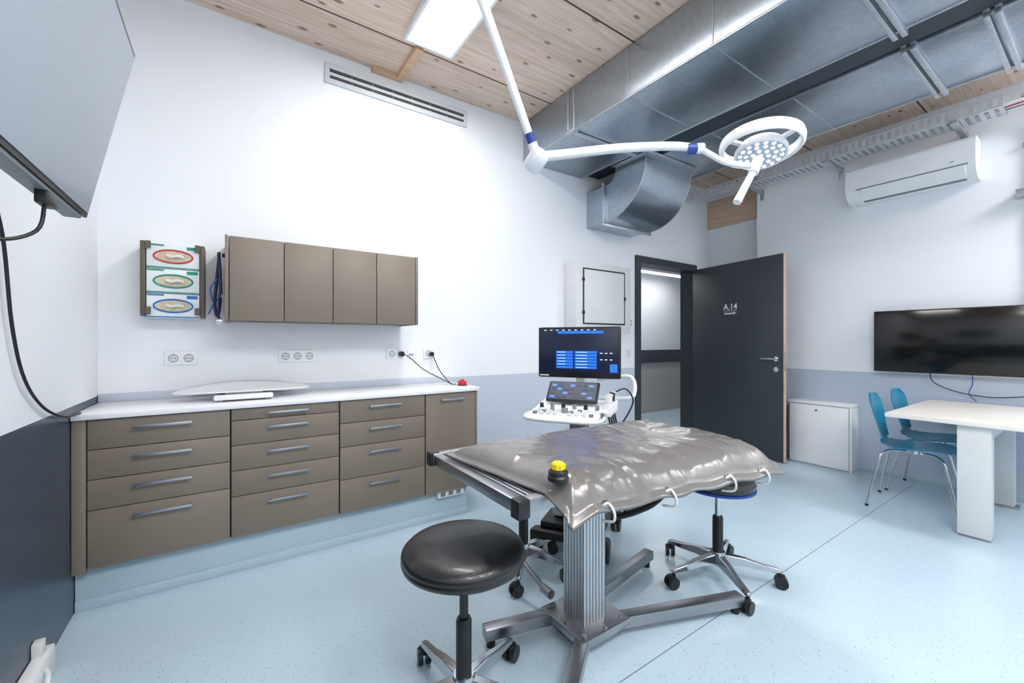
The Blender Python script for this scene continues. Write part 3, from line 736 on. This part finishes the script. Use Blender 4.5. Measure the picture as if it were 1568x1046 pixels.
for r_ in range(4):
    for c_ in range(7):
        if (r_*7+c_)%5==3: continue
        tp('touch_key_%d'%(r_*7+c_),(-.132+c_*.038,-.0135,-.052+r_*.028),(-.132+c_*.038+.029,-.012,-.052+r_*.028+.014),m_ui1 if (r_+c_)%3==0 else m_navy)
box('touch_stand',(-.08,-.13,.87),(.08,-.09,.94),m_lgrey,.008)
for i in range(4):
    x=.235; y=-.30+i*.062
    lathe('probe_cup_%d'%(i+1),[(.022,.03),(.026,.03),(.024,-.03),(.018,-.04),(.0,-.04)],m_white,T=Matrix.Translation((x,y,.88)))
    tube('probe_%d'%(i+1),[(x,y,.88),(x,y,.93),(x+.005,y,.955)],.014 if i%2 else .017,m_lgrey if i!=2 else m_black)
    tube('probe_cable_%d'%(i+1),[(x,y,.85),(x+.03,y,.7),(x+.04,y+.02,.5),(x,y+.06,.42),(x-.06,y+.1,.5),(.14,.05,.6)],.005,m_black,seg=6)
tube('hanging_cable',[(.24,-.1,.95),(.30,-.08,.97),(.34,-.06,.90),(.30,-.08,.80),(.24,-.06,.72)],.005,m_black,seg=6)
box('probe_rail',(.19,-.34,.86),(.24,-.08,.875),m_white,.004)
tube('rear_handle',[(.10,.10,1.0),(.27,.10,1.03),(.325,.08,1.01),(.335,.06,.94),(.30,.05,.90),(.12,.06,.89)],.013,m_white)
box('arm_post',(-.03,.03,.83),(.03,.09,1.12),m_white,.01)
MX=.262
box('monitor',(-MX,-.03,1.02),(MX,.008,1.342),m_black,.008)
box('monitor_back',(-.17,.005,1.08),(.17,.05,1.28),m_lgrey,.015)
box('screen',(-MX+.012,-.033,1.055),(MX-.012,-.029,1.330),m_ui0,.001)
box('bezel_label',(-.25,-.032,1.030),(-.19,-.0295,1.038),m_lgrey,0)
Lb=[]; Lw=[]
for i in range(6):
    Lb.append(((-.02,-.035,1.175-i*.019),(.12,-.0325,1.190-i*.019)))
    Lb.append(((-.14,-.035,1.175-i*.019),(-.03,-.0325,1.190-i*.019)))
Lb.append(((-.13,-.035,1.300),(.16,-.0325,1.316)))
Lb.append(((.20,-.035,1.06),(.245,-.0325,1.11)))
for i in range(9): Lw.append(((-.22+i*.04,-.0352,1.320),(-.205+i*.04,-.0325,1.325)))
for i in range(6): Lw.append(((-.01,-.0356,1.181-i*.019),(.06,-.0345,1.184-i*.019)))
for i in range(5): Lw.append(((-.13,-.0356,1.181-i*.019),(-.08,-.0345,1.184-i*.019)))
for i in range(3): Lw.append(((.14+i*.03,-.0356,1.175),(.155+i*.03,-.0325,1.180)))
for i in range(3): Lw.append(((.14+i*.03,-.0356,1.135),(.155+i*.03,-.0325,1.140)))
boxes('ui_fields',Lb,m_ui1); boxes('ui_text',Lw,m_ui2)

# ------------------------------------------------------------ electrical cabinet & switches on north wall
group('wall_electrical_cabinet',(3.1,3.05,1.7),world=True)
box('body',(2.75,2.955,1.33),(3.54,YN-.001,2.03),m_lgrey,.006)
x0,x1,z0,z1=2.84,3.44,1.42,1.97
boxes('door_gasket',[((x0,2.949,z0),(x1,2.956,z0+.012)),((x0,2.949,z1-.012),(x1,2.956,z1)),((x0,2.9485,z0+.012),(x0+.012,2.956,z1-.012)),((x1-.012,2.9485,z0+.012),(x1,2.956,z1-.012))],m_black,.001)
box('door_panel',(x0+.014,2.947,z0+.014),(x1-.014,2.956,z1-.014),m_lgrey,.003)
boxes('hinges',[((x0-.012,2.945,z0+.1),(x0+.02,2.953,z0+.13)),((x0-.012,2.945,z1-.13),(x0+.02,2.953,z1-.1)),((x1-.02,2.945,(z0+z1)/2-.02),(x1+.012,2.953,(z0+z1)/2+.02))],m_black,.002)
def switch(x,z,w,h,m=m_white):
    group('light_switch',(x,YN,z),world=True)
    box('plate',(x-w/2,YN-.01,z-h/2),(x+w/2,YN-.0005,z+h/2),m,.003); box('rocker',(x-w/2+.01,YN-.014,z-h/2+.01),(x+w/2-.01,YN-.009,z+h/2-.01),m_lgrey,.002)
switch(3.70,1.12,.075,.09); switch(3.68,1.38,.08,.09,m_lgrey)
switch(3.73,1.46,.05,.06,m_taupe_d)

# ------------------------------------------------------------ surgical lamp
group('surgical_lamp',(.95,1.23,1.94),world=True)
J1=Vector((.948,1.23,1.938)); top=Vector((.384,1.195,3.0))
cyl('ceiling_tube',(.384,1.195,2.98),(.384,1.195,ZC-.03),.03,m_white); lathe('ceiling_rose',[(0,ZC-.05),(.05,ZC-.05),(.09,ZC-.02),(.09,ZC-.001),(0,ZC-.001)],m_white,T=Matrix.Translation((.384,1.195,0)))
cyl('ceiling_joint',(.384,1.195,2.94),(.384,1.195,3.06),.04,m_white)
up=(top-J1).normalized()
cyl('upper_arm',J1+up*.06,top,.0145,m_white,r2=.020)
cyl('upper_sleeve',J1+up*.035,J1+up*.085,.0165,m_blue)
cyl('elbow_stub',J1,J1+up*.05,.018,m_white)
lathe('elbow_joint',[(0,-.04),(.03,-.04),(.036,-.03),(.036,.02),(.03,.032),(0,.032)],m_white,T=Matrix.Translation(J1+Vector((0,0,-.01)))@Matrix.Rotation(R(60),4,'X'))
J2=Vector((1.48,.925,1.99))
dr=(J2-J1)
tube('spring_arm',[J1+dr*.02,J1+dr*.15+Vector((0,0,.003)),J1+dr*.5+Vector((0,0,.016)),J1+dr*.85+Vector((0,0,.014)),J2],[.019,.0155],m_white,seg=14)
dn=dr.normalized()
cyl('arm_sleeve',J2-dn*.035,J2+dn*.0,.020,m_blue)
cyl('arm_tip',J2,J2+dn*.03,.019,m_white)
H=Vector((1.755,.815,2.020))
tube('yoke',[J2+dn*.02,J2+Vector((.05,-.035,-.025)),J2+Vector((.10,-.07,-.055)),Vector((1.66,.80,1.925)),Vector((1.70,.80,1.96))],.011,m_white,seg=12)
cyl('handle_collar',Vector((1.69,.795,1.955)),Vector((1.660,.80,1.895)),.019,m_white)
cyl('handle_grip',Vector((1.66,.80,1.90)),Vector((1.585,.822,1.775)),.012,m_white,r2=.015)
view=Vector((-.9,-.42,0)).normalized()
nrm=(Vector((0,0,-1))+view*.13).normalized()
q=Vector((0,0,-1)).rotation_difference(nrm).to_matrix().to_4x4()
T=Matrix.Translation(H)@q
lathe('outer_ring',[(.132,.0),(.141,-.008),(.148,.0),(.151,.02),(.147,.036),(.140,.041),(.133,.034),(.129,.018),(.132,.0)],m_white,T=T,seg=56,ang=60)
nrm2=(Vector((0,0,-1))+view*.27).normalized()
q2=Vector((0,0,-1)).rotation_difference(nrm2).to_matrix().to_4x4()
T2=Matrix.Translation(H+Vector((-.010,-.004,-.026)))@q2
lathe('lamp_body',[(0,.050),(.05,.047),(.082,.032),(.094,.01),(.094,-.006),(.088,-.010),(.086,-.006),(0,-.006)],m_white,T=T2,seg=48)
lathe('led_glass',[(0,-.0075),(.085,-.0075),(.085,-.006)],mat('lamp_glass',C(165,178,196),.15,es=.1),T=T2)
for i in range(3):
    a=2*math.pi*i/3+.5; p=T@Vector((.138*math.cos(a),.138*math.sin(a),.02)); p2=T2@Vector((.08*math.cos(a),.08*math.sin(a),.03))
    beam('spoke_%d'%(i+1),p2,p,.022,.012,m_white)
k=0
for rr,nn in ((.0,1),(.028,6),(.052,11),(.074,16)):
    for i in range(nn):
        a=2*math.pi*i/nn+rr*9; c=T2@Vector((rr*math.cos(a),rr*math.sin(a),-.0075)); c2=T2@Vector((rr*math.cos(a),rr*math.sin(a),-.012)); k+=1
        cyl('led_%d'%k,c,c2,.008,m_led,r2=.005,seg=12)
ld=bpy.data.lights.new('lamp_beam','SPOT'); ld.energy=16; ld.spot_size=R(62); ld.spot_blend=.9; ld.shadow_soft_size=.08; ld.color=(.97,.98,1)
lo=bpy.data.objects.new('lamp_beam',ld); scene.collection.objects.link(lo); lo.parent=CUR; lo.matrix_parent_inverse=Matrix.Translation(-Vector(CUR.location))
lp=T2@Vector((0,0,-.03)); lo.location=lp; lo.rotation_euler=(Vector((1.42,1.25,.85))-lp).to_track_quat('-Z','Y').to_euler()

# ------------------------------------------------------------ wall mounted screen on the west wall
group('wall_monitor',(-.3,1.1,1.85),world=True)
yb,yt=1.655,.45
P0=Vector((-.335,0,1.60)); P1=Vector((-.232,0,2.10)); d=(P1-P0).normalized(); nrm=Vector((d.z,0,-d.x))
def slab(name,off,t,m,in0=0,iny=0):
    a=P0+d*in0+nrm*off; b=P1-d*in0+nrm*off; a2=a-nrm*t; b2=b-nrm*t
    return extrude(name,[(a.x,a.z),(b.x,b.z),(b2.x,b2.z),(a2.x,a2.z)],'y',yt+iny,yb-iny,m,False)
slab('housing',0,.045,m_black); slab('screen',.0025,.004,m_tvreflect,.012,.012)
a=P0-nrm*.01
box('lower_trim',(a.x-.03,yt+.01,a.z-.012),(a.x+.006,yb-.03,a.z+.0),m_grey,.003)
box('mount_arm',(-.52,.95,1.78),(-.3,1.05,1.86),m_black,.005); box('mount_plate',(XW+.001,.85,1.7),(-.52,1.15,1.95),m_black,.004)
box('connector',(-.36,1.36,1.56),(-.335,1.42,1.592),m_black,.004)
tube('cable',[(-.35,1.39,1.565),(-.36,1.38,1.50),(-.40,1.30,1.46),(-.46,1.22,1.48),(-.5,1.1,1.6),(-.5,1.0,1.75)],.004,m_black,seg=8)
group('wall_cable',(XW+.02,2.2,1.3),world=True)
tube('cord',[(-.55,1.5,1.75),(-.57,1.80,1.7),(-.575,1.93,1.58),(-.575,2.0,1.30),(-.575,2.10,1.12),(-.575,2.28,1.0),(-.57,2.50,.935),(-.56,2.66,.926)],.005,m_black,seg=8)
group('cable_trunking',(XW,2.1,0),world=True)
box('cover',(XW+.001,1.93,.0),(XW+.045,2.28,.11),m_white,.006); box('clip',(XW+.001,2.20,.10),(XW+.03,2.24,.16),m_lgrey,.004)
tube('loose_lead',[(XW+.045,2.18,.07),(XW+.07,2.1,.08),(XW+.075,2.0,.04),(XW+.07,1.9,.01)],.007,m_white,seg=8)

# ------------------------------------------------------------ world, camera
w=bpy.data.worlds.new('world'); scene.world=w; w.use_nodes=True
w.node_tree.nodes['Background'].inputs[0].default_value=(.8,.88,1,1); w.node_tree.nodes['Background'].inputs[1].default_value=.3
cam=bpy.data.cameras.new('camera'); co=bpy.data.objects.new('camera',cam); scene.collection.objects.link(co)
cam.sensor_width=36; cam.lens=637/1568*36; cam.clip_start=.02
co.location=(0,0,1.25); co.rotation_euler=(R(90),0,-math.atan2(.562,.827))
scene.camera=co
scene.view_settings.view_transform='Standard'
scene.view_settings.exposure=0
